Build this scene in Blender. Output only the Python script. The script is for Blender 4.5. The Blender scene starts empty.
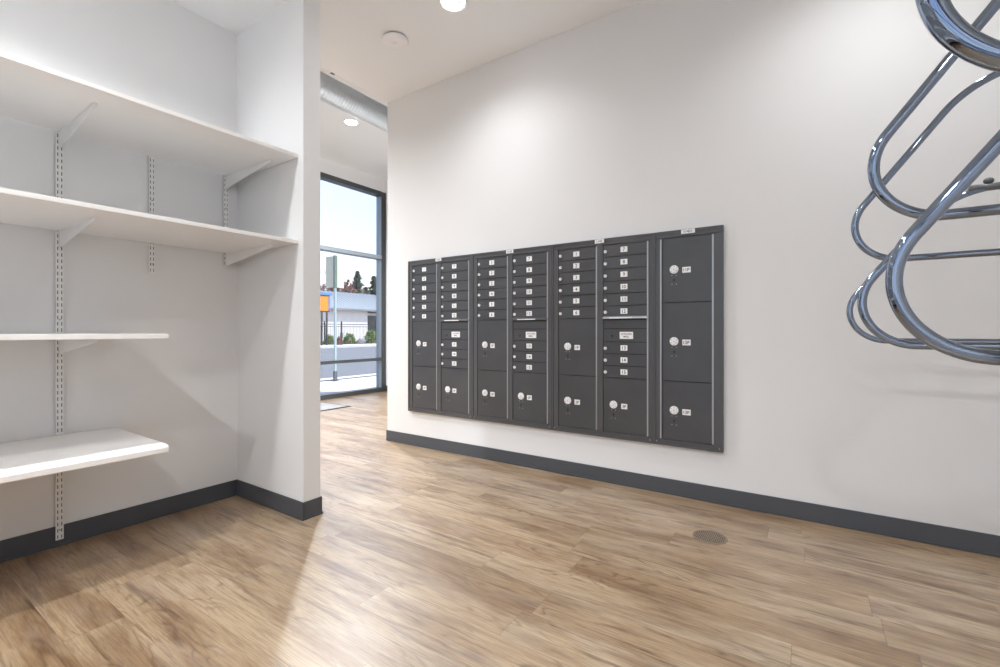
import bpy, bmesh, math, random
from mathutils import Vector, Matrix, noise
random.seed(7)
S = bpy.context.scene
COL = S.collection

# ------------------------------------------------------------------ materials
def nmat(name):
    m = bpy.data.materials.new(name); m.use_nodes = True
    nt = m.node_tree; b = nt.nodes['Principled BSDF']
    return m, nt, b
def pmat(name, col, rough=.5, metal=0., spec=.5, bump=0., bscale=200., var=0., vscale=6., coat=0.):
    m, nt, b = nmat(name)
    b.inputs['Base Color'].default_value = (*col, 1)
    b.inputs['Roughness'].default_value = rough
    b.inputs['Metallic'].default_value = metal
    b.inputs['Specular IOR Level'].default_value = spec
    if coat: b.inputs['Coat Weight'].default_value = coat
    tc = nt.nodes.new('ShaderNodeTexCoord')
    if bump:
        n = nt.nodes.new('ShaderNodeTexNoise'); n.inputs['Scale'].default_value = bscale
        n.inputs['Detail'].default_value = 3
        nt.links.new(tc.outputs['Object'], n.inputs['Vector'])
        bp = nt.nodes.new('ShaderNodeBump'); bp.inputs['Strength'].default_value = bump
        bp.inputs['Distance'].default_value = .002
        nt.links.new(n.outputs['Fac'], bp.inputs['Height']); nt.links.new(bp.outputs['Normal'], b.inputs['Normal'])
    if var:
        n = nt.nodes.new('ShaderNodeTexNoise'); n.inputs['Scale'].default_value = vscale; n.inputs['Detail'].default_value = 4
        nt.links.new(tc.outputs['Object'], n.inputs['Vector'])
        r = nt.nodes.new('ShaderNodeValToRGB')
        r.color_ramp.elements[0].color = (*[c*(1-var) for c in col], 1); r.color_ramp.elements[0].position = .3
        r.color_ramp.elements[1].color = (*[min(1, c*(1+var)) for c in col], 1); r.color_ramp.elements[1].position = .7
        nt.links.new(n.outputs['Fac'], r.inputs['Fac']); nt.links.new(r.outputs['Color'], b.inputs['Base Color'])
    return m
def emat(name, col, s):
    m, nt, b = nmat(name)
    b.inputs['Base Color'].default_value = (*col, 1)
    b.inputs['Emission Color'].default_value = (*col, 1); b.inputs['Emission Strength'].default_value = s
    return m
def glassmat():
    m = bpy.data.materials.new('window_glass'); m.use_nodes = True; nt = m.node_tree; nt.nodes.clear()
    o = nt.nodes.new('ShaderNodeOutputMaterial'); mx = nt.nodes.new('ShaderNodeMixShader')
    t = nt.nodes.new('ShaderNodeBsdfTransparent'); t.inputs['Color'].default_value = (.95, .96, .975, 1)
    g = nt.nodes.new('ShaderNodeBsdfGlossy'); g.inputs['Roughness'].default_value = .01
    f = nt.nodes.new('ShaderNodeFresnel'); f.inputs['IOR'].default_value = 1.35
    nt.links.new(f.outputs[0], mx.inputs[0]); nt.links.new(t.outputs[0], mx.inputs[1]); nt.links.new(g.outputs[0], mx.inputs[2])
    nt.links.new(mx.outputs[0], o.inputs[0]); return m

def floormat():
    m, nt, b = nmat('wood_look_plank')
    L = nt.links.new; N = nt.nodes.new
    def math_(op, a, bb=None, c=None):
        n = N('ShaderNodeMath'); n.operation = op
        for i, v in enumerate((a, bb, c)):
            if v is None: continue
            if isinstance(v, (int, float)): n.inputs[i].default_value = v
            else: L(v, n.inputs[i])
        return n.outputs[0]
    tc = N('ShaderNodeTexCoord'); sp = N('ShaderNodeSeparateXYZ'); L(tc.outputs['Object'], sp.inputs[0])
    x, y = sp.outputs[0], sp.outputs[1]
    W, LN = .178, 1.22
    ry = math_('DIVIDE', math_('ADD', y, .045), W); row = math_('FLOOR', ry)
    wn = N('ShaderNodeTexWhiteNoise'); wn.noise_dimensions = '1D'; L(row, wn.inputs['W'])
    rx = math_('ADD', math_('DIVIDE', x, LN), math_('MULTIPLY', wn.outputs['Value'], 7.3)); cl = math_('FLOOR', rx)
    cb = N('ShaderNodeCombineXYZ'); L(row, cb.inputs[0]); L(cl, cb.inputs[1])
    w2 = N('ShaderNodeTexWhiteNoise'); w2.noise_dimensions = '2D'; L(cb.outputs[0], w2.inputs['Vector'])
    pid = w2.outputs['Value']
    # coordinates shifted per plank so that the grain breaks at the seams
    gx = math_('ADD', x, math_('MULTIPLY', pid, 37.)); gy = math_('ADD', y, math_('MULTIPLY', pid, 11.))
    def nz(sx, sy, scale, detail, dist=0., rough=.55):
        c = N('ShaderNodeCombineXYZ'); L(math_('MULTIPLY', gx, sx), c.inputs[0]); L(math_('MULTIPLY', gy, sy), c.inputs[1])
        L(math_('MULTIPLY', pid, 5.), c.inputs[2])
        n = N('ShaderNodeTexNoise'); n.inputs['Scale'].default_value = scale; n.inputs['Detail'].default_value = detail
        n.inputs['Distortion'].default_value = dist; n.inputs['Roughness'].default_value = rough
        L(c.outputs[0], n.inputs['Vector']); return n.outputs['Fac']
    def ramp(f, stops):
        r = N('ShaderNodeValToRGB'); e = r.color_ramp.elements
        while len(e) < len(stops): e.new(.5)
        for el, (p, c) in zip(e, stops): el.position = p; el.color = (*c, 1)
        L(f, r.inputs['Fac']); return r.outputs['Color']
    def mix(mode, f, a, bb):
        n = N('ShaderNodeMix'); n.data_type = 'RGBA'; n.blend_type = mode
        if isinstance(f, (int, float)): n.inputs[0].default_value = f
        else: L(f, n.inputs[0])
        L(a, n.inputs[6])
        if isinstance(bb, tuple): n.inputs[7].default_value = (*bb, 1)
        else: L(bb, n.inputs[7])
        return n.outputs[2]
    base = ramp(pid, [(0, (.345, .23, .125)), (.35, (.405, .285, .17)), (.7, (.445, .33, .21)), (1, (.375, .265, .155))])
    blot = nz(.8, 4.6, 1.7, 6, .25, .62)                     # broad cloudy streaks along the plank
    c1 = mix('MULTIPLY', ramp(blot, [(.36, (1, 1, 1)), (.54, (0, 0, 0))]), base, (.60, .50, .41))
    grain = nz(3., 75., 2.4, 5, .2, .65)
    c2 = mix('MULTIPLY', ramp(grain, [(.42, (1, 1, 1)), (.55, (0, 0, 0))]), c1, (.74, .69, .63))
    # dark cathedral lines and knots
    k = nz(1.0, 5.5, 1.5, 1.5, .5)
    ring = math_('ABSOLUTE', math_('SUBTRACT', math_('FRACT', math_('MULTIPLY', k, 11.)), .5))
    where = nz(1.2, 6., 2.2, 3, .3)
    kw = math_('MULTIPLY', ramp(ring, [(.0, (1, 1, 1)), (.22, (0, 0, 0))]), ramp(where, [(.50, (0, 0, 0)), (.60, (1, 1, 1))]))
    c3 = mix('MULTIPLY', math_('MULTIPLY', kw, .7), c2, (.40, .31, .23))
    patch = nz(.8, 13., 2.1, 9, .25, .68)
    c4 = mix('MULTIPLY', ramp(patch, [(.55, (0, 0, 0)), (.64, (.9, .9, .9))]), c3, (.42, .33, .25))
    light = nz(.9, 3.2, 2.6, 3, .2)
    c5 = mix('SCREEN', ramp(light, [(.50, (0, 0, 0)), (.68, (.13, .13, .13))]), c4, (.75, .68, .57))
    # seams
    fy = math_('FRACT', ry); fx_ = math_('FRACT', rx)
    ey = math_('MINIMUM', fy, math_('SUBTRACT', 1., fy)); ex = math_('MINIMUM', fx_, math_('SUBTRACT', 1., fx_))
    sm = math_('MAXIMUM', math_('LESS_THAN', ey, .0055), math_('LESS_THAN', ex, .0011))
    c6 = mix('MULTIPLY', math_('MULTIPLY', sm, .55), c5, (.35, .28, .22))
    L(c6, b.inputs['Base Color'])
    r = ramp(grain, [(.3, (.44, .44, .44)), (.7, (.35, .35, .35))]); L(r, b.inputs['Roughness'])
    b.inputs['Specular IOR Level'].default_value = 1.
    b.inputs['Coat Weight'].default_value = .7; b.inputs['Coat Roughness'].default_value = .36
    bp = N('ShaderNodeBump'); bp.inputs['Strength'].default_value = .18; bp.inputs['Distance'].default_value = .002
    L(math_('SUBTRACT', grain, sm), bp.inputs['Height']); L(bp.outputs[0], b.inputs['Normal'])
    return m

M = dict(
    wall=pmat('wall_paint', (.79, .793, .80), .62, bump=.05, bscale=350, spec=.3),
    ceil=pmat('ceiling_paint', (.88, .905, .93), .8, spec=.2),
    base=pmat('vinyl_base', (.070, .076, .088), .42, bump=.05, bscale=90),
    floor=floormat(),
    shelf=pmat('melamine', (.90, .89, .88), .38),
    rail=pmat('white_powder', (.83, .83, .83), .4),
    slot=pmat('painted_slot_shade', (.10, .10, .105), .7),
    box=pmat('charcoal_powder', (.058, .059, .065), .29, spec=.65, bump=.25, bscale=700, var=.10, vscale=4),
    boxf=pmat('charcoal_frame', (.075, .075, .08), .34, spec=.65, bump=.1, bscale=500),
    gap=pmat('black_gap', (.012, .012, .014), .7),
    alu=pmat('brushed_aluminium', (.42, .43, .45), .38, metal=.7),
    lock=pmat('lock_steel', (.88, .88, .88), .3, metal=.25),
    label=pmat('white_label', (.88, .88, .88), .5),
    ink=pmat('black_ink', (.03, .03, .03), .6),
    keyb=pmat('keyhole', (.01, .01, .01), .5),
    chrome=pmat('chrome', (.24, .285, .36), .035, metal=1.),
    dsteel=pmat('dull_steel', (.16, .165, .175), .45, metal=.7),
    white=pmat('white_plastic', (.88, .88, .91), .4),
    lens=emat('lamp_lens', (1, .98, .94), 12.),
    frame2=pmat('pale_and_skylit_metal', (.32, .37, .42), .35, metal=.3),
    frame=pmat('dark_window_metal', (.075, .085, .095), .28, metal=.4, spec=.6),
    glass=glassmat(),
    mat=pmat('entrance_mat', (.33, .33, .34), .95, bump=.6, bscale=300, var=.15, vscale=60),
    matb=pmat('mat_rubber', (.05, .05, .05), .7),
    grille=pmat('bronze_grille', (.30, .235, .175), .45, metal=.4),
    grilled=pmat('grille_pit', (.07, .05, .035), .8),
    conc=pmat('concrete', (.62, .61, .58), .85, var=.08, vscale=3, bump=.2),
    asph=pmat('asphalt', (.155, .16, .17), .9, var=.12, vscale=8, bump=.3),
    soil=pmat('bark_mulch', (.20, .12, .08), .95, var=.3, vscale=10),
    bldw=pmat('white_block_wall', (.78, .78, .77), .8, var=.04, vscale=2),
    roofm=pmat('blue_grey_roof', (.26, .285, .30), .5, var=.06, vscale=3),
    dark=pmat('dark_opening', (.03, .035, .04), .4),
    orange=pmat('orange_panel', (.90, .30, .02), .5),
    blue=pmat('blue_panel', (.10, .28, .60), .5),
    signb=pmat('sign_back', (.55, .53, .43), .5, var=.05),
    post=pmat('galvanised_post', (.42, .50, .50), .45, metal=.3),
    sgreen=pmat('sign_edge_green', (.13, .19, .15), .5),
    bark=pmat('tree_bark', (.12, .09, .075), .9),
    conif=pmat('conifer_needles', (.035, .075, .045), .9, var=.4, vscale=3),
    redl=pmat('russet_leaves', (.22, .10, .075), .9, var=.4, vscale=3),
    greenl=pmat('green_leaves', (.13, .20, .05), .9, var=.4, vscale=5),
    fence=pmat('black_fence', (.03, .03, .035), .5),
    rock=pmat('grey_rock', (.22, .22, .23), .9, var=.3, vscale=3),
)
# spiral duct: galvanised with fine ribs along its length (a real ribbed bump)
def ductmat():
    m, nt, b = nmat('spiral_duct'); b.inputs['Base Color'].default_value = (.74, .78, .80, 1)
    b.inputs['Metallic'].default_value = .75; b.inputs['Roughness'].default_value = .4
    tc = nt.nodes.new('ShaderNodeTexCoord'); w = nt.nodes.new('ShaderNodeTexWave'); w.bands_direction = 'Y'
    w.inputs['Scale'].default_value = 9; w.inputs['Distortion'].default_value = .0
    nt.links.new(tc.outputs['Object'], w.inputs['Vector'])
    bp = nt.nodes.new('ShaderNodeBump'); bp.inputs['Strength'].default_value = .35; bp.inputs['Distance'].default_value = .005
    nt.links.new(w.outputs['Fac'], bp.inputs['Height']); nt.links.new(bp.outputs[0], b.inputs['Normal']); return m
M['duct'] = ductmat()

# ------------------------------------------------------------------ mesh helpers
class MB:
    def __init__(s): s.bm = bmesh.new(); s.mats = []
    def mi(s, m):
        if m not in s.mats: s.mats.append(m)
        return s.mats.index(m)
    def box(s, x0, x1, y0, y1, z0, z1, m, bev=0.):
        i = s.mi(m)
        vs = [s.bm.verts.new((x, y, z)) for x in (x0, x1) for y in (y0, y1) for z in (z0, z1)]
        F = [(0, 1, 3, 2), (4, 6, 7, 5), (0, 4, 5, 1), (2, 3, 7, 6), (0, 2, 6, 4), (1, 5, 7, 3)]
        fs = [s.bm.faces.new([vs[k] for k in f]) for f in F]
        for f in fs: f.material_index = i
        if bev:
            es = list({e for f in fs for e in f.edges})
            r = bmesh.ops.bevel(s.bm, geom=es, offset=bev, segments=2, affect='EDGES', clamp_overlap=True, material=i)
        return s
    def prism(s, pts, axis, a0, a1, m, smooth=False):
        """polygon pts (2D) extruded along axis from a0 to a1"""
        i = s.mi(m)
        def v(p, a):
            return {'x': (a, p[0], p[1]), 'y': (p[0], a, p[1]), 'z': (p[0], p[1], a)}[axis]
        A = [s.bm.verts.new(v(p, a0)) for p in pts]; B = [s.bm.verts.new(v(p, a1)) for p in pts]
        n = len(pts); fs = [s.bm.faces.new(A), s.bm.faces.new(B[::-1])]
        for k in range(n):
            f = s.bm.faces.new((A[k], B[k], B[(k+1) % n], A[(k+1) % n])); f.smooth = smooth; fs.append(f)
        for f in fs: f.material_index = i
        return s
    def cyl(s, c, axis, r, a0, a1, m, n=24, r2=None, smooth=True):
        i = s.mi(m); r2 = r if r2 is None else r2
        def v(rr, t, a):
            p = (c[0]+rr*math.cos(t), c[1]+rr*math.sin(t))
            return {'x': (a, p[0], p[1]), 'y': (p[0], a, p[1]), 'z': (p[0], p[1], a)}[axis]
        A = [s.bm.verts.new(v(r, 2*math.pi*k/n, a0)) for k in range(n)]
        B = [s.bm.verts.new(v(r2, 2*math.pi*k/n, a1)) for k in range(n)]
        fs = [s.bm.faces.new(A), s.bm.faces.new(B[::-1])]
        for k in range(n):
            f = s.bm.faces.new((A[k], B[k], B[(k+1) % n], A[(k+1) % n])); f.smooth = smooth; fs.append(f)
        for f in fs: f.material_index = i
        return s
    def lathe(s, c, prof, m, n=40, closed=False):
        """profile (r,z) about a vertical axis through c"""
        i = s.mi(m); R = []
        for r, z in prof: R.append([s.bm.verts.new((c[0]+r*math.cos(2*math.pi*k/n), c[1]+r*math.sin(2*math.pi*k/n), z)) for k in range(n)])
        pr = list(zip(R, R[1:])) + ([(R[-1], R[0])] if closed else [])
        for A, B in pr:
            for k in range(n):
                f = s.bm.faces.new((A[k], A[(k+1) % n], B[(k+1) % n], B[k])); f.smooth = True; f.material_index = i
        if not closed:
            for q in (R[0], R[-1]):
                f = s.bm.faces.new(q); f.material_index = i
        return s
    def tube(s, pts, r, m, n=14, up=None, caps=True, radii=None):
        i = s.mi(m); P = [Vector(p) for p in pts]; rings = []
        prev = None
        for k, p in enumerate(P):
            t = (P[min(k+1, len(P)-1)] - P[max(k-1, 0)]).normalized()
            if up is not None: a = Vector(up)
            else:
                a = prev if prev is not None else (Vector((0, 0, 1)) if abs(t.z) < .9 else Vector((1, 0, 0)))
            a = (a - t*a.dot(t)).normalized(); b = t.cross(a); prev = a
            rr = radii[k] if radii else r
            rings.append([s.bm.verts.new(p + a*rr*math.cos(2*math.pi*j/n) + b*rr*math.sin(2*math.pi*j/n)) for j in range(n)])
        for A, B in zip(rings, rings[1:]):
            for j in range(n):
                f = s.bm.faces.new((A[j], B[j], B[(j+1) % n], A[(j+1) % n])); f.smooth = True; f.material_index = i
        if caps:
            for q in (rings[0], rings[-1]): s.bm.faces.new(q).material_index = i
        return s
    def ball(s, c, r, m, sub=3, sc=(1, 1, 1)):
        i = s.mi(m); n0 = len(s.bm.faces)
        mt = Matrix.Translation(c) @ Matrix.Diagonal((*[r*q for q in sc], 1))
        rr = bmesh.ops.create_icosphere(s.bm, subdivisions=sub, radius=1, matrix=mt)
        for f in {f for v in rr['verts'] for f in v.link_faces}: f.material_index = i; f.smooth = True
        return s
    def text(s, txt, size, loc, m, width=None):
        """text standing on the wall plane, facing -Y, centred on loc"""
        tm = text_mesh(txt); i = s.mi(m)
        xs = [v[0] for v in tm[0]]; ys = [v[1] for v in tm[0]]
        cx, cy = (min(xs)+max(xs))/2, (min(ys)+max(ys))/2
        h = max(ys)-min(ys); w = max(xs)-min(xs)
        k = size/h; kx = k if width is None else min(k, width/w)
        vs = [s.bm.verts.new((loc[0]+(v[0]-cx)*kx, loc[1], loc[2]+(v[1]-cy)*k)) for v in tm[0]]
        for f in tm[1]:
            try: s.bm.faces.new([vs[j] for j in f]).material_index = i
            except ValueError: pass
        return s
    def build(s, name, parent=None, loc=None, flip=True):
        if flip: bmesh.ops.recalc_face_normals(s.bm, faces=s.bm.faces)
        me = bpy.data.meshes.new(name); s.bm.to_mesh(me); s.bm.free()
        for m in s.mats: me.materials.append(M[m])
        o = bpy.data.objects.new(name, me); COL.objects.link(o)
        if parent is not None: o.parent = parent
        if loc is not None: o.location = loc
        return o
_tc = {}
def text_mesh(t):
    if t not in _tc:
        cu = bpy.data.curves.new('t', 'FONT'); cu.body = t; cu.size = 1; cu.resolution_u = 3; cu.offset = .012
        o = bpy.data.objects.new('t', cu); COL.objects.link(o)
        bpy.context.view_layer.update()
        ev = o.evaluated_get(bpy.context.evaluated_depsgraph_get()); me = ev.to_mesh()
        _tc[t] = ([tuple(v.co) for v in me.vertices], [tuple(p.vertices) for p in me.polygons])
        ev.to_mesh_clear(); bpy.data.objects.remove(o)
        bpy.data.curves.remove(cu)
    return _tc[t]
def struct(o): o['kind'] = 'structure'; return o
def tag(o, label, cat, group=None, kind=None):
    o['label'] = label; o['category'] = cat
    if group: o['group'] = group
    if kind: o['kind'] = kind
    return o
def thing(name, loc, label, cat, group=None):
    o = bpy.data.objects.new(name, None); o.empty_display_size = .1; COL.objects.link(o); o.location = loc
    return tag(o, label, cat, group)

# ------------------------------------------------------------------ the setting
XB, XC, YS, YP = -3.19, -2.44, 1.585, 1.697      # alcove back, alcove front, partition faces
YW = 3.215                                        # mailbox wall
XE = -3.52                                        # end of mailbox wall / edge of the low ceiling
XL = -6.42; YL = 5.83                             # lobby window wall, lobby end wall
ZC, ZA, ZL = 3.40, 3.09, 3.835
XR, YB = 1.22, -2.6
struct(MB().box(XL-.16, XR+.15, YB-.15, YL+.15, -.12, 0, 'floor').build('floor'))
struct(MB().box(XE, XR+.15, YB-.15, YW+.15, ZC, ZC+.15, 'ceil').build('ceiling'))
struct(MB().box(XB-.14, XC, YB, YS, ZA, ZC, 'wall').build('ceiling_alcove'))
struct(MB().box(XL-.16, XE, YB-.15, YL+.15, ZL, ZL+.15, 'ceil').build('ceiling_lobby'))
struct(MB().box(XE, XE+.12, YB-.15, YL+.15, ZC+.15, ZL+.15, 'wall').build('trim_1'))
struct(MB().box(XE, XR+.15, YW, YW+.15, 0, ZC, 'wall').build('wall_right'))
struct(MB().box(XE, XE+.12, YW+.15, YL, 0, ZC+.15, 'wall').build('wall_lobby_right'))
struct(MB().box(XL-.16, XE+.12, YL, YL+.15, 0, ZL, 'wall').build('wall_lobby_end'))
struct(MB().box(XB-.14, XB, YB, YP, 0, ZA, 'wall').build('wall_left'))
struct(MB().box(XB, XC, YS, YP, 0, ZC, 'wall').build('wall_partition'))
struct(MB().box(XB-.14, XB, YS, YP, ZA, ZC, 'wall').build('wall_partition_upper'))
struct(MB().box(XR, XR+.15, YB, YW, 0, ZC, 'wall').build('wall_bike_side'))
struct(MB().box(XL-.16, XE+.12, YB-.15, YB, 0, ZL, 'wall').build('wall_lobby_front'))
struct(MB().box(XB-.14, XC, YB, YB+.1, 0, ZA, 'wall').build('wall_alcove_end'))

def base_prof(d=.008):
    return d
bb = MB().box(XE, XR, YW-.008, YW, .012, .104, 'base', .002).box(XE-.008, XR, YW-.013, YW, 0, .014, 'base', .003).box(XE-.008, XE, YW-.008, YW+.6, 0, .104, 'base')
struct(bb.build('baseboard_right'))
struct(MB().box(XB, XB+.008, YB+.1, YS, .012, .104, 'base', .002).box(XB, XB+.013, YB+.1, YS, 0, .014, 'base', .003).build('baseboard_left'))
struct(MB().box(XB+.008, XC+.008, YS-.008, YS, .012, .104, 'base', .002).box(XB+.013, XC+.013, YS-.013, YS, 0, .014, 'base', .003)
       .box(XC, XC+.008, YS, YP+.008, .012, .104, 'base', .002).box(XC, XC+.013, YS, YP+.013, 0, .014, 'base', .003)
       .box(XB, XC, YP, YP+.008, 0, .104, 'base').build('baseboard_partition'))
struct(MB().box(XL, XE, YL-.008, YL, 0, .104, 'base').build('baseboard_lobby'))
struct(MB().box(XR-.008, XR, YB, YW-.013, 0, .104, 'base').build('baseboard_bike_side'))

# lobby window wall (dark frames, glass in three tiers)
x0, x1 = XL-.15, XL
f = MB(); y_m = [YB, -1.05, .55, 2.15, 3.78, YL-.10]
for i, y in enumerate(y_m):
    f.box(x0, x1, y, y+(.06 if i else .06), 0, 3.62, 'frame', .004)
f.box(x0, x1, YL-.04, YL, 0, 3.62, 'frame', .004)
for a, b in zip(y_m, y_m[1:]):
    for z0, z1 in ((0, .075), (.565, .615), (2.40, 2.465), (3.55, 3.625)):
        f.box(x0, x1, a+.06, b, z0, z1, 'frame2' if z0 == 2.40 else 'frame', .003)
for a, b in ((.077, .563), (.617, 2.398), (2.467, 3.548)):       # thin strips, sky light on the jamb sides painted as a pale tone
    for y in y_m[1:]: f.box(x0+.004, x1-.012, y-.003, y-.0005, a, b, 'frame2')
wn = struct(f.build('window_1'))
g = MB()
for a, b in zip(y_m, y_m[1:]):
    for z0, z1 in ((.075, .565), (.615, 2.40), (2.465, 3.55)):
        g.box(XL-.085, XL-.077, a+.06, b, z0, z1, 'glass')
g.build('glass', wn)
struct(MB().box(XL-.15, XL, YB, YL, 3.625, ZL, 'wall').build('wall_lobby_head'))
# storefront behind the camera
f = MB(); xs = [XC, -1.25, -.05, XR-.06]
for x in xs: f.box(x, x+.06, YB-.12, YB, 0, 3.2, 'frame', .003)
for a, b in zip(xs, xs[1:]):
    for z0, z1 in ((0, .1), (.95, 1.0), (2.3, 2.36), (3.14, 3.2)):
        f.box(a+.06, b, YB-.12, YB, z0, z1, 'frame', .003)
w2 = struct(f.build('window_2'))
g = MB()
for a, b in zip(xs, xs[1:]):
    for z0, z1 in ((.1, .95), (1.0, 2.3), (2.36, 3.14)): g.box(a+.06, b, YB-.07, YB-.062, z0, z1, 'glass')
g.build('glass', w2)
struct(MB().box(XC, XR, YB-.12, YB, 3.2, ZC, 'wall').build('wall_front_head'))

# ------------------------------------------------------------------ shelving in the alcove
def shelf(y0, y1, xf, zt, th, label, nose=0.):
    m = MB()
    if nose:
        pts = [(XB+.012, zt-th), (xf-nose, zt-th), (xf-.004, zt-th+.002), (xf, zt-th+.006), (xf, zt-.012), (xf-.006, zt-.004), (xf-nose, zt), (XB+.012, zt)]
        m.prism(pts, 'y', y0, y1, 'shelf')
    else:
        m.box(XB+.012, xf, y0, y1, zt-th, zt, 'shelf', .0015)
    return tag(m.build('wall_shelf'), label, 'shelf', 'white shelves in the alcove')
shelf(YB+.1, YS-.003, -2.488, 2.138, .020, 'topmost white shelf in the alcove, long and reaching the side wall')
shelf(YB+.1, YS-.003, -2.483, 1.632, .020, 'long white shelf just below the topmost one, reaching the side wall')
shelf(-1.9, .925, -2.49, 1.087, .022, 'short thin white shelf at eye level, ending well before the corner')
shelf(-1.9, .925, -2.49, .569, .040, 'lowest white shelf, short with a thick front edge', .05)

def rail(y, z0, z1, label):
    w = .015; r = MB()
    # channel: face with two rows of punched slots, sides, dark plate inside painted as slot shade
    xf = XB+.013; p = .032
    cols = [(-w, -.0095), (-.0055, .0055), (.0095, w)]
    for a, b in cols: r.box(xf-.002, xf, y+a, y+b, z0, z1, 'rail')
    n = int((z1-z0)/p)
    for k in range(n+1):
        za = z0+k*p-.008; zb = za+.014
        za = max(za, z0); zb = min(zb, z1)
        if zb > za:
            for a, b in ((-.0095, -.0055), (.0055, .0095)): r.box(xf-.002, xf-.0001, y+a, y+b, za, zb, 'rail')
    r.box(XB+.008, xf-.002, y-w, y-w+.002, z0, z1, 'rail'); r.box(XB+.008, xf-.002, y+w-.002, y+w, z0, z1, 'rail')
    t = thing('shelf_standard', (0, 0, 0), label, 'wall rail', 'slotted shelf rails in the alcove')
    r.build('slotted_channel', t)
    bk = MB().box(XB+.001, XB+.008, y-w+.002, y+w-.002, z0+.002, z1-.002, 'slot').build('slot_shade_back', t)  # dark plate added so the slots read as shaded
    for z in (z0+.05, (z0+z1)/2+.016, z1-.05): MB().cyl((y, z), 'x', .0045, xf, xf+.002, 'alu', 12).build('screw', t)
    return t
rail(.699, .034, 2.25, 'long slotted white wall rail running almost to the floor')
rail(1.097, 1.44, 2.25, 'short slotted white wall rail between the long rail and the corner')
rail(1.507, 1.53, 2.25, 'short slotted white wall rail beside the alcove corner')
rail(-.125, .034, 2.25, 'slotted white wall rail outside the frame at left')
rail(-1.6, .034, 2.25, 'far slotted white wall rail outside the frame at left')

def bracket(y, zt, L, label, h=.085):
    x = XB+.015
    pts = [(x, zt), (x+L, zt), (x+L, zt-.014), (x+L-.01, zt-.018), (x+.05, zt-h+.006), (x+.02, zt-h), (x, zt-h)]
    m = MB().prism(pts, 'y', y-.0025, y+.0025, 'rail').box(x, x+L-.004, y-.008, y+.008, zt-.003, zt-.0004, 'rail')
    t = thing('shelf_bracket', (0, 0, 0), label, 'bracket', 'white shelf brackets in the alcove')
    m.build('bracket_arm', t)
    MB().box(x+L-.006, x+L+.006, y-.006, y+.006, zt-.017, zt-.0004, 'white', .002).build('end_clip', t)
    return t
names = {2.118: 'topmost shelf', 1.612: 'second shelf from the top', 1.065: 'short shelf at eye level', .529: 'lowest shelf'}
for zt in (2.118, 1.612):
    bracket(.699, zt, .53, 'white bracket on the long rail under the '+names[zt])
    bracket(1.507, zt, .53, 'white bracket next to the corner under the '+names[zt])
    bracket(-.125, zt, .53, 'white bracket left of the frame under the '+names[zt])
    bracket(-1.6, zt, .53, 'white bracket far left of the frame under the '+names[zt])
for zt in (1.065, .529):
    bracket(.699, zt, .53, 'white bracket on the long rail under the '+names[zt])
    bracket(-.125, zt, .53, 'white bracket left of the frame under the '+names[zt])
    bracket(-1.6, zt, .53, 'white bracket far left of the frame under the '+names[zt])

# ------------------------------------------------------------------ wall of mailboxes
ZT, ZB_ = 1.769, .332
YF = YW-.026                                     # face of the frames
R0, R1, R2, R3 = 1.722, 1.193, .765, .372
def plate(m, x0, x1, z0, z1, y=None, t=.006, mat='box'):
    y = YF+.004 if y is None else y
    m.box(x0+.0018, x1-.0018, y, y+t, z0+.0022, z1-.0022, mat, .0012)
def small_door(t, x0, x1, z0, z1, num):
    m = MB(); plate(m, x0, x1, z0, z1)
    d = m.build('mailbox_door', t)
    zc = (z0+z1)/2; y = YF+.004
    MB().cyl((x0+.017, zc-.004), 'y', .0115, y-.006, y+.001, 'lock', 20).box(x0+.0162, x0+.0178, y-.0064, y-.0058, zc-.009, zc+.001, 'keyb').build('lock', d)
    xc = (x0+x1)/2-.005
    MB().box(xc-.025, xc+.025, y-.0008, y+.001, zc-.018, zc+.020, 'label').text(num, .024, (xc, y-.0012, zc+.001), 'ink', .034).build('number_label', d)
def parcel_door(t, x0, x1, z0, z1, txt):
    m = MB(); plate(m, x0, x1, z0, z1)
    d = m.build('parcel_door', t)
    zc = (z0+z1)/2+.004; y = YF+.004; xc = x0+.078
    l = MB().cyl((xc, zc), 'y', .028, y-.004, y+.001, 'label', 28).cyl((xc, zc), 'y', .013, y-.010, y-.003, 'lock', 20)
    l.box(xc-.001, xc+.001, y-.0104, y-.0098, zc-.006, zc+.006, 'keyb')
    for a in range(6):
        q = math.radians(a*60+30); l.box(xc+.021*math.cos(q)-.002, xc+.021*math.cos(q)+.002, y-.0044, y-.0036, zc+.021*math.sin(q)-.002, zc+.021*math.sin(q)+.002, 'ink')
    l.build('lock', d)
    w = .026 if len(txt) > 2 else .022
    xl = xc+.078
    MB().box(xl-w, xl+w, y-.0008, y+.001, zc-.026, zc+.012, 'label').text(txt, .020, (xl, y-.0012, zc-.007), 'ink', w*1.6).build('number_label', d)
    MB().cyl((xc, zc-.070), 'y', .0065, y-.0006, y+.001, 'keyb', 16).box(xc-.003, xc+.003, y-.0006, y+.001, zc-.082, zc-.070, 'keyb').build('keyhole', d)
    for dx in (-.014, .014):
        for dz in (-.040, -.098): MB().cyl((xc+dx, zc+dz), 'y', .003, y-.0015, y+.001, 'alu', 10).build('rivet', d)
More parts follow.
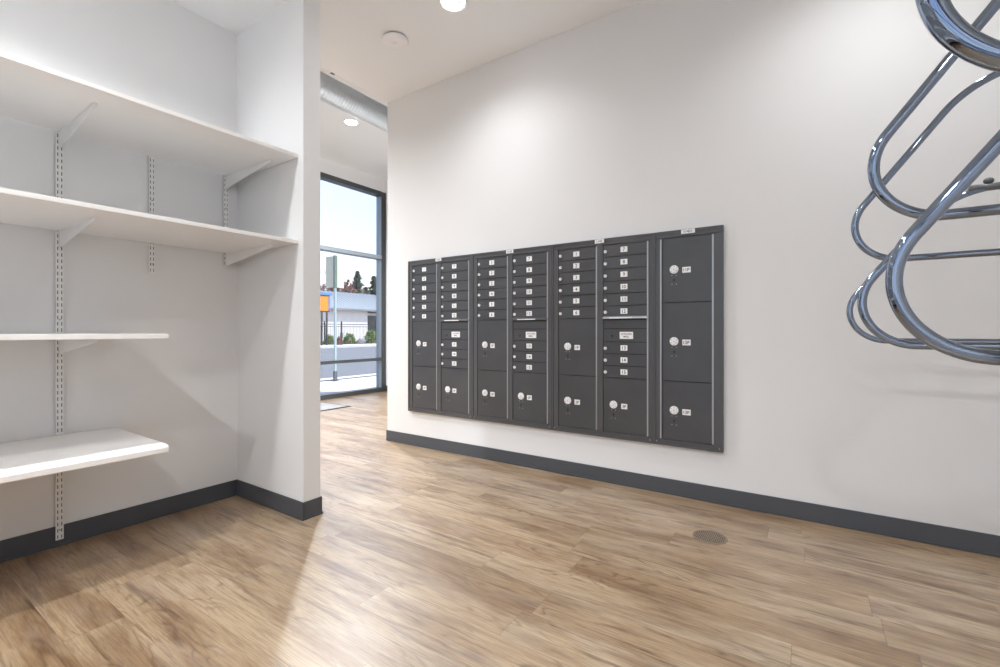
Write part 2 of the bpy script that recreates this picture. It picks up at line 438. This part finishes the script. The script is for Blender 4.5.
def frame(t, x0, x1, cols):
    """face frame round the door columns, with bright door-edge strips"""
    m = MB(); b = .0015
    m.box(x0, x1, YF, YW, R0, ZT, 'boxf', b); m.box(x0, x1, YF, YW, ZB_, R3, 'boxf', b)
    edges = [x0]+[v for c in cols for v in c]+[x1]
    for a, c in zip(edges[::2], edges[1::2]): m.box(a, c, YF, YW, R3, R0, 'boxf', b)
    # raised outer border
    m.box(x0, x0+.014, YF-.005, YF, ZB_, ZT, 'boxf', b); m.box(x1-.014, x1, YF-.005, YF, ZB_, ZT, 'boxf', b)
    m.box(x0+.014, x1-.014, YF-.005, YF, ZT-.014, ZT, 'boxf', b); m.box(x0+.014, x1-.014, YF-.005, YF, ZB_, ZB_+.014, 'boxf', b)
    m.box(x0+.014, x1-.014, YF-.003, YF, R0+.006, R0+.012, 'boxf'); m.box(x0+.014, x1-.014, YF-.003, YF, R3-.012, R3-.006, 'boxf')
    m.build('face_frame', t)
    MB().box(x0+.004, x1-.004, YW-.012, YW-.001, ZB_+.004, ZT-.004, 'gap').build('cabinet_back', t)
    for k, (a, c) in enumerate(cols):
        MB().box(c-.001, c+.009, YF-.004, YF+.006, R3+.004, R0-.004, 'alu', .001).build('edge_strip', t)
    for x in (x1-.022, x0+.022): MB().cyl((x, ZB_+.022), 'y', .004, YF-.002, YF, 'alu', 10).build('frame_screw', t)
def sticker(t, xc, txt, w=.07):
    MB().box(xc-w/2, xc+w/2, YF-.0062, YF-.005, ZT-.030, ZT-.002, 'label').text(txt, .017, (xc, YF-.0066, ZT-.016), 'ink', w*.85).build('address_sticker', t)
def double(x0, label, words):
    t = thing('mailbox_unit', (0, 0, 0), label, 'mailbox', 'recessed charcoal mailbox units')
    x1 = x0+.775; c1 = (x0+.055, x0+.362); c2 = (x0+.415, x0+.733)
    frame(t, x0, x1-.0008, (c1, c2))
    u = (R0-R1)/6
    for k in range(6):
        small_door(t, *c1, R0-(k+1)*u, R0-k*u, str(k+1))
        if k < 5: small_door(t, *c2, R0-(k+1)*u, R0-k*u, str(k+7))
    small_door(t, *c2, R1+.006, R0-5*u, '12')
    parcel_door(t, *c1, R2, R1, '1P'); parcel_door(t, *c1, R3, R2, '2P'); parcel_door(t, *c2, R3, R2, '3P')
    # outgoing mail slot: hood, blank plate, lockable door with a sign
    h = MB(); h.prism([(YF+.006, R1+.014), (YF-.010, R1+.006), (YF-.012, R1-.004), (YF-.009, R1-.006), (YF+.006, R1)], 'x', c2[0], c2[1]+.004, words)
    h.build('mail_slot_hood', t)
    MB().box(c2[0]+.05, c2[1]-.10, YF-.0128, YF-.0118, R1-.003, R1+.004, 'label').build('slot_strip', t)
    MB().box(c2[0]+.004, c2[1]-.004, YF+.001, YF+.010, R1-.016, R1-.001, 'gap').build('mail_slot', t)
    m = MB(); plate(m, *c2, 1.116, R1-.014); m.build('slot_plate', t)
    m = MB(); plate(m, *c2, 1.022, 1.116); d = m.build('outgoing_mail_door', t)
    y = YF+.004; xc = (c2[0]+c2[1])/2+.012
    MB().box(xc-.048, xc+.048, y-.0008, y+.001, 1.044, 1.094, 'label').text('OUTGOING', .013, (xc, y-.0012, 1.079), 'ink', .075).text('MAIL', .013, (xc, y-.0012, 1.060), 'ink', .05).build('outgoing_label', d)
    MB().cyl((c2[0]+.068, 1.066), 'y', .0065, y-.001, y+.001, 'keyb', 16).box(c2[0]+.065, c2[0]+.071, y-.001, y+.001, 1.052, 1.066, 'keyb').build('keyhole', d)
    v = (1.022-R2)/3
    for k in range(3): small_door(t, *c2, 1.022-(k+1)*v, 1.022-k*v, str(13+k))
    sticker(t, x0+.39, '1142')
    return t
double(-3.204, 'charcoal mailbox unit at the left end of the bank, nearest the lobby window', 'boxf')
double(-2.429, 'charcoal mailbox unit second from the left in the bank', 'boxf')
double(-1.654, 'charcoal mailbox unit beside the parcel-only unit, bright lip under door 12', 'alu')
t = thing('parcel_locker_unit', (0, 0, 0), 'narrow charcoal unit with three tall parcel doors at the right end of the mailbox bank', 'mailbox', None)
c7 = (-.822, -.510)
frame(t, -.879, -.446, (c7,))
MB().box(c7[0]-.012, c7[0]-.002, YF-.004, YF+.006, R3+.004, R0-.004, 'alu', .001).build('edge_strip', t)
for a, b, n in ((1.29, R0, '11P'), (R2, 1.29, '12P'), (R3, R2, '13P')): parcel_door(t, *c7, a, b, n)
sticker(t, -.655, '11421', .085)

# ------------------------------------------------------------------ chrome hoops of the staggered bike rack, on the right wall
def arc(c, r, a0, a1, n):
    return [(c[0]+r*math.cos(math.radians(a0+(a1-a0)*k/n)), c[1]+r*math.sin(math.radians(a0+(a1-a0)*k/n))) for k in range(n+1)]
def hoop(Y, zb, label, dx=0.):
    tip = .105+.0195*Y+dx; th = 52.85; h = .645; s = math.tan(math.radians(th))
    r = .137; x0 = tip-.135
    cx = x0+r/math.tan(math.radians(th/2))
    xt = x0+h/s                                   # where the arm line meets the top bar
    R = .30; tl = R*math.tan(math.radians(th/2))
    pts = [(XR-.012, 0), (.9, 0), (.6, 0)] + arc((cx, r), r, -90, -(270-(th))+0, 1)[:1]
    pts += arc((cx, r), r, 270, 90+th, 28)[1:]
    ax, az = xt-tl*math.cos(math.radians(th)), h-tl*math.sin(math.radians(th))
    ctr = (xt+tl, h-R)
    a = arc(ctr, R, 90+th, 90, 16)
    # densify straight arm
    p0 = pts[-1]; p1 = a[0]
    pts += [(p0[0]+(p1[0]-p0[0])*k/4, p0[1]+(p1[1]-p0[1])*k/4) for k in range(1, 4)] + a
    pts += [(.9, h), (XR-.012, h)]
    m = MB().tube([(p[0], Y, zb+p[1]) for p in pts], .0127, 'chrome', 20, up=(0, 1, 0))
    t = thing('bike_hoop', (0, 0, 0), label, 'bike rack', 'staggered chrome bike hoops on the right wall')
    m.build('bent_tube', t)
    xk = tip+.435
    kb = MB().tube([(xk-.03, Y, zb+h), (xk+.14, Y, zb+h)], .0155, 'dsteel', 16, up=(0, 1, 0)); kb.build('sleeve', t)
    MB().ball((xk+.03, Y, zb+h+.026), .0145, 'dsteel', 3, (1.15, 1.15, .95)).cyl((xk+.03, Y), 'z', .008, zb+h+.008, zb+h+.02, 'dsteel', 12).build('knob', t)
    for z in (zb, zb+h):
        MB().cyl((Y, z), 'x', .035, XR-.012, XR, 'dsteel', 24).build('wall_mount', t)
    return t
ZLo, ZHi = 1.055, 1.378
U = 2.32
hoop(.300*U, ZHi-.016, 'largest-looking chrome hoop, cut off by the top right corner of the picture', -.011)
hoop(.475*U, ZLo, 'nearest lower chrome hoop, its thick tube crossing in front of the others')
hoop(.650*U, ZHi, 'middle of the raised chrome hoops, behind the one in the top corner')
hoop(.825*U, ZLo, 'middle of the three low chrome hoops, just behind the thick nearest one')
hoop(1.00*U, ZHi, 'farthest of the raised chrome hoops, thin and close to the mailbox wall')
hoop(1.175*U, ZLo, 'farthest low chrome hoop, with a round knob on its top bar')

# ------------------------------------------------------------------ ceiling and floor fittings
t = thing('ceiling_disc', (0, 0, 0), 'flat round white detector disc on the ceiling near the duct', 'detector')
c = (-2.70, 2.545)
MB().lathe(c, [(.001, ZC), (.086, ZC), (.088, ZC-.006), (.086, ZC-.008), (.001, ZC-.008)], 'dsteel').build('mounting_ring', t)
MB().lathe(c, [(.001, ZC-.008), (.094, ZC-.008), (.100, ZC-.013), (.099, ZC-.020), (.090, ZC-.027), (.05, ZC-.032), (.001, ZC-.033)], 'white').build('cover', t)
MB().lathe(c, [(.001, ZC-.0335), (.014, ZC-.0325), (.014, ZC-.0345), (.001, ZC-.035)], 'rail', 24).build('sensor_button', t)

def downlight(x, y, z, label, power, lum=True, r=.100, size=150):
    t = thing('ceiling_light', (x, y, z), label, 'ceiling light', 'round recessed downlights')
    MB().lathe((0, 0), [(r*.80, 0), (r, 0), (r+.002, -.003), (r-.004, -.008), (r*.80, -.004)], 'white', 48, True).build('trim_ring', t)
    MB().lathe((0, 0), [(.001, 0), (r*.80, 0), (r*.80, -.003), (r*.5, -.0045), (.001, -.005)], 'lens', 40).build('lens', t)
    MB().ball((r*.42, .02, -.007), .010, 'dsteel', 2).build('aiming_knob', t)
    ld = bpy.data.lights.new('downlight', 'SPOT'); ld.energy = power; ld.spot_size = math.radians(size); ld.spot_blend = 1.
    ld.shadow_soft_size = .07; ld.color = (.96, .983, 1)
    lo = bpy.data.objects.new('lamp', ld); COL.objects.link(lo); lo.parent = t; lo.location = (0, 0, -.02)
    return t
PW = 120
downlight(-2.065, 2.49, ZC, 'round recessed ceiling light glowing white above the mailboxes', 37)
downlight(.32, 2.50, ZC, 'round recessed ceiling light out of frame above the chrome hoops', 34)
downlight(-2.14, .10, ZC, 'round recessed ceiling light out of frame in front of the shelves', 110)
downlight(-.95, -1.3, ZC, 'added fill light out of frame near the front windows', 150)  # unseen lamp added to raise the ambient light in the room
downlight(-2.14, -1.3, ZC, 'added fill light out of frame at the far end of the shelves', 35)  # weak unseen fill lamp, added for softer overall light
downlight(.32, -1.3, ZC, 'added fill light out of frame in the corner behind the camera', 150)  # another added fill lamp, out of view behind the camera
downlight(-4.98, 3.92, ZL, 'small dim recessed light on the lobby ceiling beyond the duct', 400)
downlight(-4.98, 1.6, ZL, 'added lobby fill light hidden by the partition', 420)  # unseen lamp added to brighten the lobby and its floor
downlight(-4.98, -.8, ZL, 'added fill light at the far hidden end of the lobby', 600)  # second unseen lobby lamp, added as fill

# duct and white conduit just past the edge of the low ceiling
t = thing('spiral_duct', (0, 0, 0), 'round silver spiral duct hanging under the lobby ceiling', 'duct')
MB().cyl((-3.92, 3.468), 'y', .122, YB, YL, 'duct', 56).build('duct_pipe', t)
for y in (.8, 4.4):
    o = MB().lathe((0, 0), [(.1235, -.03), (.1255, -.03), (.1255, .03), (.1235, .03)], 'alu', 56, True)
    o = o.build('duct_collar', t); o.rotation_euler = (math.pi/2, 0, 0); o.location = (-3.92, y, 3.468)
for y in (.6, 3.9, 5.2): MB().cyl((-3.92, y), 'z', .005, 3.58, ZL, 'alu', 8).build('hanger_rod', t)
t = thing('ceiling_conduit', (0, 0, 0), 'thin white pipe with a dark joint along the edge of the low ceiling', 'pipe')
MB().cyl((XE-.035, 3.437), 'y', .026, YB, YL, 'white', 24).build('pipe', t)
MB().cyl((XE-.035, 3.437), 'y', .0275, 2.575, 2.615, 'dsteel', 24).build('coupling', t)

# floor grille
t = thing('floor_grille', (-.437, 2.662, 0), 'small round bronze floor grille set in the wood floor', 'floor drain')
MB().lathe((0, 0), [(.076, .0002), (.086, .0002), (.086, .0022), (.084, .003), (.077, .003), (.076, .002)], 'grille', 48, True).build('rim', t)
MB().lathe((0, 0), [(.001, .0001), (.077, .0001), (.077, .0006), (.001, .0006)], 'grilled', 40).build('drain_pit', t)
m = MB()
for k in range(-8, 9):
    x = k*.009; h = math.sqrt(max(0, .0765**2-x*x)); m.box(x-.0022, x+.0022, -h, h, .0007, .0028, 'grille')
for k in range(-3, 4):
    y = k*.021; h = math.sqrt(max(0, .0765**2-y*y)); m.box(-h, h, y-.0022, y+.0022, .0006, .0024, 'grille')
m.build('grate', t)
t = thing('door_mat', (0, 0, 0), 'grey entrance mat with dark edge on the lobby floor by the window', 'mat')
MB().box(-6.30, -5.53, 2.9, 4.36, .0, .006, 'matb', .002).build('rubber_border', t)
MB().box(-6.26, -5.57, 2.94, 4.32, .006, .010, 'mat').build('carpet_top', t)

# ------------------------------------------------------------------ outside the lobby window
GZ = -.02
struct(MB().box(-8.95, XL-.16, -12, 30, -.2, GZ, 'conc').build('sidewalk'))
o = struct(MB().box(-9.15, -8.95, -12, 30, -.2, GZ+.003, 'matb', .01).build('trim_2'))
o = struct(MB().box(-9.75, -9.15, -12, 30, -.3, -.05, 'conc').build('gutter'))
o = struct(MB().box(-29, -9.75, -30, 60, -.3, -.15, 'asph').build('road'))
o = struct(MB().box(-29.3, -29, -30, 60, -.3, .0, 'conc', .02).build('trim_3'))
o = struct(MB().box(-32, -29.3, -30, 60, -.3, -.01, 'conc').build('far_sidewalk'))
o = struct(MB().box(-120, -32, -60, 120, -.3, -.02, 'soil').build('far_ground'))
o = struct(MB().box(-30, 40, -40, YB-.15, -.3, -.16, 'asph').build('front_street'))
o = struct(MB().box(-9.45, 6, -4.6, YB-.15, -.2, -.03, 'conc').build('front_sidewalk'))

F_, A_ = 460., math.radians(33.85)
def at(px, X, py=None):
    """world Y (and z) of the point seen at image column px on the plane X"""
    u = (px-500)/F_; a = -math.sin(A_)+u*math.cos(A_); b = math.cos(A_)+u*math.sin(A_)
    D = X/a
    return (b*D, 1.1+(331-py)/F_*D) if py is not None else b*D

# street sign seen edge-on between its two panels
yb = at(335.2, -8.8); t = thing('street_sign', (-8.8, yb, GZ), 'pale street sign with two angled panels on a pole by the curb', 'street sign')
MB().box(-.024, .024, -.024, .024, 0, 2.80, 'post', .004).build('post', t)
MB().box(-.07, .07, -.07, .07, 0, .012, 'dsteel').box(-.035, .035, -.035, .035, .012, .22, 'dsteel', .004).build('post_base', t)
for ang in (105, 185):
    p = MB().box(.03, .30, -.0015, .0015, 2.10, 2.80, 'signb').build('sign_panel', t)
    p.rotation_euler = (0, 0, math.radians(ang))
MB().box(-.03, .03, -.03, .03, 2.08, 2.81, 'sgreen').build('sign_rib', t)

# orange sign board on legs across the road
X = -31.
y0, z1 = at(316, X, 295.5); y1, z0 = at(328.3, X, 311)
t = thing('roadside_board', (0, 0, 0), 'orange board with blue edges on two legs across the road', 'sign')
MB().box(X-.03, X+.03, y0, y1, z0, z1, 'orange').build('orange_panel', t)
MB().box(X-.05, X+.05, y0-.1, y1+.1, z1, z1+.10, 'dark').box(X-.05, X+.05, y0-.1, y1+.1, z0-.10, z0, 'dark').box(X-.05, X+.05, y1, y1+.12, z0, z1, 'blue').build('edge_frame', t)
MB().box(X-.04, X+.04, y0-.1, y1+.3, z1+.10, z1+.28, 'blue').build('blue_band', t)
for yy in (at(321.8, X), at(326.8, X)): MB().box(X-.05, X+.05, yy-.05, yy+.05, -.02, z0-.10, 'fence').build('leg', t)

# white building
X = -42.
ya, yb_ = at(300, X), at(378, X)
t = thing('white_building', (0, 0, 0), 'long low white building with a blue-grey metal roof across the road', 'building')
MB().box(X-12, X, ya, at(367.5, X), -.02, 3.45, 'bldw').box(X-12, X-.6, at(367.5, X), yb_+9, -.02, 3.2, 'bldw').build('wall', t)
m = MB(); m.prism([(X+.6, 3.35), (X+.6, 3.55), (X-6, 5.9), (X-12.6, 3.55), (X-12.6, 3.35)], 'y', ya, yb_+9, 'roofm')
m.build('roof', t)
m = MB(); k = ya
while k < yb_+9:
    m.prism([(X+.62, 3.56), (X-6, 5.98), (X-6, 5.9), (X+.62, 3.5)], 'y', k, k+.06, 'roofm'); k += .6
m.build('roof_seam', t)
MB().box(X-.59, X-.5, at(367.8, X), yb_+2, .02, 2.9, 'dark').build('doorway', t)
MB().box(X+.01, X+.06, at(340, X), at(340, X)+.4, .3, .9, 'roofm').build('wall_vent', t)

# fence
X = -34.
ya, yb_ = at(305, X), at(385, X)
t = thing('metal_fence', (0, 0, 0), 'thin black metal fence in front of the white building', 'fence')
MB().box(X-.02, X+.02, ya, yb_, 1.66, 1.72, 'fence').build('rail', t); MB().box(X-.02, X+.02, ya, yb_, 1.46, 1.50, 'fence').build('rail', t)
MB().box(X-.02, X+.02, ya, yb_, .15, .20, 'fence').build('rail', t)
m = MB(); k = ya
while k < yb_: m.box(X-.008, X+.008, k, k+.016, .05, 1.6, 'fence'); k += .16
m.build('pickets', t)['kind'] = 'stuff'
for px in (324.5, 341.5, 369): MB().box(X-.05, X+.05, at(px, X)-.05, at(px, X)+.05, -.02, 1.95, 'fence').build('post', t)

def bush(px, X, r, h, mat, label, n=420, cat='bush', grp='shrubs along the fence'):
    y = at(px, X); m = MB(); mi = m.mi(mat); rnd = random.Random(int(px*10))
    for k in range(n):
        a, b = rnd.uniform(0, 6.283), rnd.uniform(0, 1); q = rnd.uniform(.35, 1)**.5
        p = Vector((math.cos(a)*r*q*math.sqrt(1-b*b), math.sin(a)*r*q*math.sqrt(1-b*b), h*q*b))
        s = rnd.uniform(.06, .13)*max(.6, h); rr = Matrix.Rotation(rnd.uniform(0, 6), 3, Vector((rnd.random(), rnd.random(), rnd.random()+.1)).normalized())
        vs = [m.bm.verts.new(p+rr @ Vector(v)*s) for v in ((-1, 0, 0), (0, -.6, .1), (1, 0, 0), (0, .6, .1))]
        m.bm.faces.new(vs).material_index = mi
    o = thing('shrub', (X, y, -.02), label, cat, grp)
    m.build('foliage', o, flip=False)
    st = MB()
    for k in range(5):
        a = k*1.256; st.tube([(0, 0, 0), (math.cos(a)*r*.4, math.sin(a)*r*.4, h*.6)], .02, 'bark', 6)
    st.build('stems', o)
bush(329.5, -32.8, .5, .85, 'greenl', 'green shrub left in the row, near the orange board')
bush(338.5, -31.2, .34, .70, 'redl', 'low russet shrub beside the fence post')
bush(349.5, -32.8, .6, .95, 'greenl', 'green shrub in the middle of the row along the fence')
bush(371.5, -32.6, .75, 1.25, 'greenl', 'tallest green shrub at the right by the dark doorway')
X = -31.2; y = at(361, X)
m = MB(); m.ball((0, 0, .24), .36, 'rock', 3, (1, 1.1, .62))
for v in m.bm.verts: v.co += v.co.normalized()*.12*noise.noise(v.co*4)
o = m.build('boulder', None, (X, y, 0)); tag(o, 'grey boulder between the shrubs across the road', 'rock')

def conifer(px, X, top_py, w, label):
    y, z = at(px, X, top_py); t = thing('conifer_tree', (X, y, -.02), label, 'tree', 'trees behind the white building')
    MB().tube([(0, 0, 0), (0, 0, z)], .2, 'bark', 8, radii=[.25, .03]).build('trunk', t)
    m = MB(); mi = m.mi('conif'); rnd = random.Random(int(px))
    for k in range(900):
        q = rnd.random(); zz = z*(.22+.78*q); L = w*(1-q)**.8*(.75+.35*math.sin(zz*5))+.15
        a = rnd.uniform(0, 6.283); d = Vector((math.cos(a), math.sin(a), -.25)); u = rnd.uniform(.2, 1)
        p = Vector((0, 0, zz))+d*L*u; sd = Vector((-math.sin(a), math.cos(a), 0))
        vs = [m.bm.verts.new(v) for v in (p-d*.3, p+sd*.15+Vector((0, 0, .1)), p+d*.35, p-sd*.15-Vector((0, 0, .12)))]
        m.bm.faces.new(vs).material_index = mi
    m.build('needles', t, flip=False)
def leafy(px, X, top_py, w, mat, label, bare=False, n=1300, leaf=.3):
    y, z = at(px, X, top_py); t = thing('bare_tree' if bare else 'leafy_tree', (X, y, -.02), label, 'tree', 'trees behind the white building')
    rnd = random.Random(int(px*3)); st = MB(); tips = []
    def br(p, d, L, r, dep):
        q = p+d*L; st.tube([p, (p+q)/2+Vector((rnd.uniform(-1, 1), rnd.uniform(-1, 1), 0))*L*.05, q], r, 'bark', 5, radii=[r, r*.8, r*.6], caps=False)
        tips.append(q)
        if dep == 0: return
        for _ in range(3 if dep > 1 else 4):
            nd = (d+Vector((rnd.uniform(-1, 1), rnd.uniform(-1, 1), rnd.uniform(-.2, .7)))*.75).normalized()
            br(q, nd, L*rnd.uniform(.6, .8), r*.6, dep-1)
    br(Vector((0, 0, 0)), Vector((0, 0, 1)), z*.36, w*.05, 4)
    # keep the crown inside the wanted height
    top = max(p.z for p in tips); k = z/top
    for v in st.bm.verts: v.co.z *= k
    st.build('branches', t)
    if not bare:
        m = MB(); mi = m.mi(mat)
        for _ in range(n):
            a = rnd.uniform(0, 6.283); b = rnd.uniform(-1, 1); q = rnd.random()**.4
            p = Vector((math.cos(a)*w*q*math.sqrt(1-b*b), math.sin(a)*w*q*math.sqrt(1-b*b), z*.62+z*.36*q*b))
            p += Vector((noise.noise(p*.5), noise.noise(p*.5+Vector((9, 0, 0))), 0))*w*.4
            s = leaf*rnd.uniform(.6, 1.5); rr = Matrix.Rotation(rnd.uniform(0, 6), 3, Vector((rnd.random(), rnd.random(), rnd.random()+.1)).normalized())
            vs = [m.bm.verts.new(p+rr @ Vector(v)*s) for v in ((-1, 0, 0), (0, -.6, .1), (1, 0, 0), (0, .6, .1))]
            m.bm.faces.new(vs).material_index = mi
        m.build('foliage', t, flip=False)
conifer(357.5, -63, 271, 2.4, 'tall dark conifer above the roof of the white building')
conifer(374, -58, 276, 2.2, 'dark conifer at the right edge of the window view')
conifer(366, -75, 287, 2.0, 'short dark conifer between the two taller ones')
leafy(347, -68.5, 279, 3.2, 'redl', 'russet tree left of the tall conifer')
leafy(339, -58.5, 283, 3.0, 'redl', 'russet tree just right of the street sign pole')
leafy(329, -102, 281, 4.0, 'redl', 'russet tree low behind the orange board')
leafy(353, -81, 286, 3.4, 'greenl', 'small green tree under the tall conifer')
leafy(370, -95, 286, 4.0, 'greenl', 'small yellow-green tree by the right conifer')
leafy(318, -66, 262, 2., 'redl', 'bare tree with thin branches at the left of the window view', True)
leafy(345, -140, 270, 2., 'redl', 'distant bare tree right of the street sign', True)

# ------------------------------------------------------------------ light and sky
w = bpy.data.worlds.new('sky'); S.world = w; w.use_nodes = True; nt = w.node_tree; nt.nodes.clear()
N = nt.nodes.new; L = nt.links.new
out = N('ShaderNodeOutputWorld'); bg = N('ShaderNodeBackground'); tc = N('ShaderNodeTexCoord'); sp = N('ShaderNodeSeparateXYZ')
L(tc.outputs['Generated'], sp.inputs[0])
r = N('ShaderNodeValToRGB'); L(sp.outputs[2], r.inputs['Fac'])
e = r.color_ramp.elements; e[0].position = 0.; e[0].color = (.86, .93, 1, 1); e[1].position = .9; e[1].color = (.22, .45, .90, 1)
q = e.new(.22); q.color = (.66, .80, 1, 1); q = e.new(.42); q.color = (.50, .65, 1, 1)
nz = N('ShaderNodeTexNoise'); nz.inputs['Scale'].default_value = 3.; nz.inputs['Detail'].default_value = 5; L(tc.outputs['Generated'], nz.inputs['Vector'])
r2 = N('ShaderNodeValToRGB'); r2.color_ramp.elements[0].position = .46; r2.color_ramp.elements[0].color = (0, 0, 0, 1); r2.color_ramp.elements[1].position = .66; r2.color_ramp.elements[1].color = (.8, .8, .8, 1)
L(nz.outputs['Fac'], r2.inputs['Fac'])
mx = N('ShaderNodeMix'); mx.data_type = 'RGBA'; L(r2.outputs['Color'], mx.inputs[0]); L(r.outputs['Color'], mx.inputs[6]); mx.inputs[7].default_value = (.95, .97, 1, 1)
L(mx.outputs[2], bg.inputs['Color']); bg.inputs['Strength'].default_value = .80
L(bg.outputs[0], out.inputs[0])
sd = bpy.data.lights.new('sun', 'SUN'); sd.energy = 3.; sd.angle = .02; sd.color = (1, .96, .9)
so = bpy.data.objects.new('sun', sd); COL.objects.link(so)
so.rotation_euler = Vector((.75, .65, 1.6)).to_track_quat('Z', 'Y').to_euler()

# ------------------------------------------------------------------ camera
cd = bpy.data.cameras.new('camera'); cam = bpy.data.objects.new('camera', cd); COL.objects.link(cam)
cd.sensor_width = 36; cd.lens = 36*460/1000; cd.clip_start = .02; cd.clip_end = 500
cd.shift_y = (331-333.5)/1000
cam.location = (0, 0, 1.1); cam.rotation_euler = (math.pi/2, 0, A_)
S.camera = cam
S.view_settings.view_transform = 'Standard'; S.view_settings.look = 'None'
S.view_settings.gamma = 1; S.view_settings.use_curve_mapping = False
S.view_settings.exposure = 1.1
S.cycles.max_bounces = 12; S.cycles.diffuse_bounces = 6; S.cycles.glossy_bounces = 6
S.cycles.transparent_max_bounces = 16; S.cycles.sample_clamp_indirect = 6
S.cycles.caustics_reflective = False
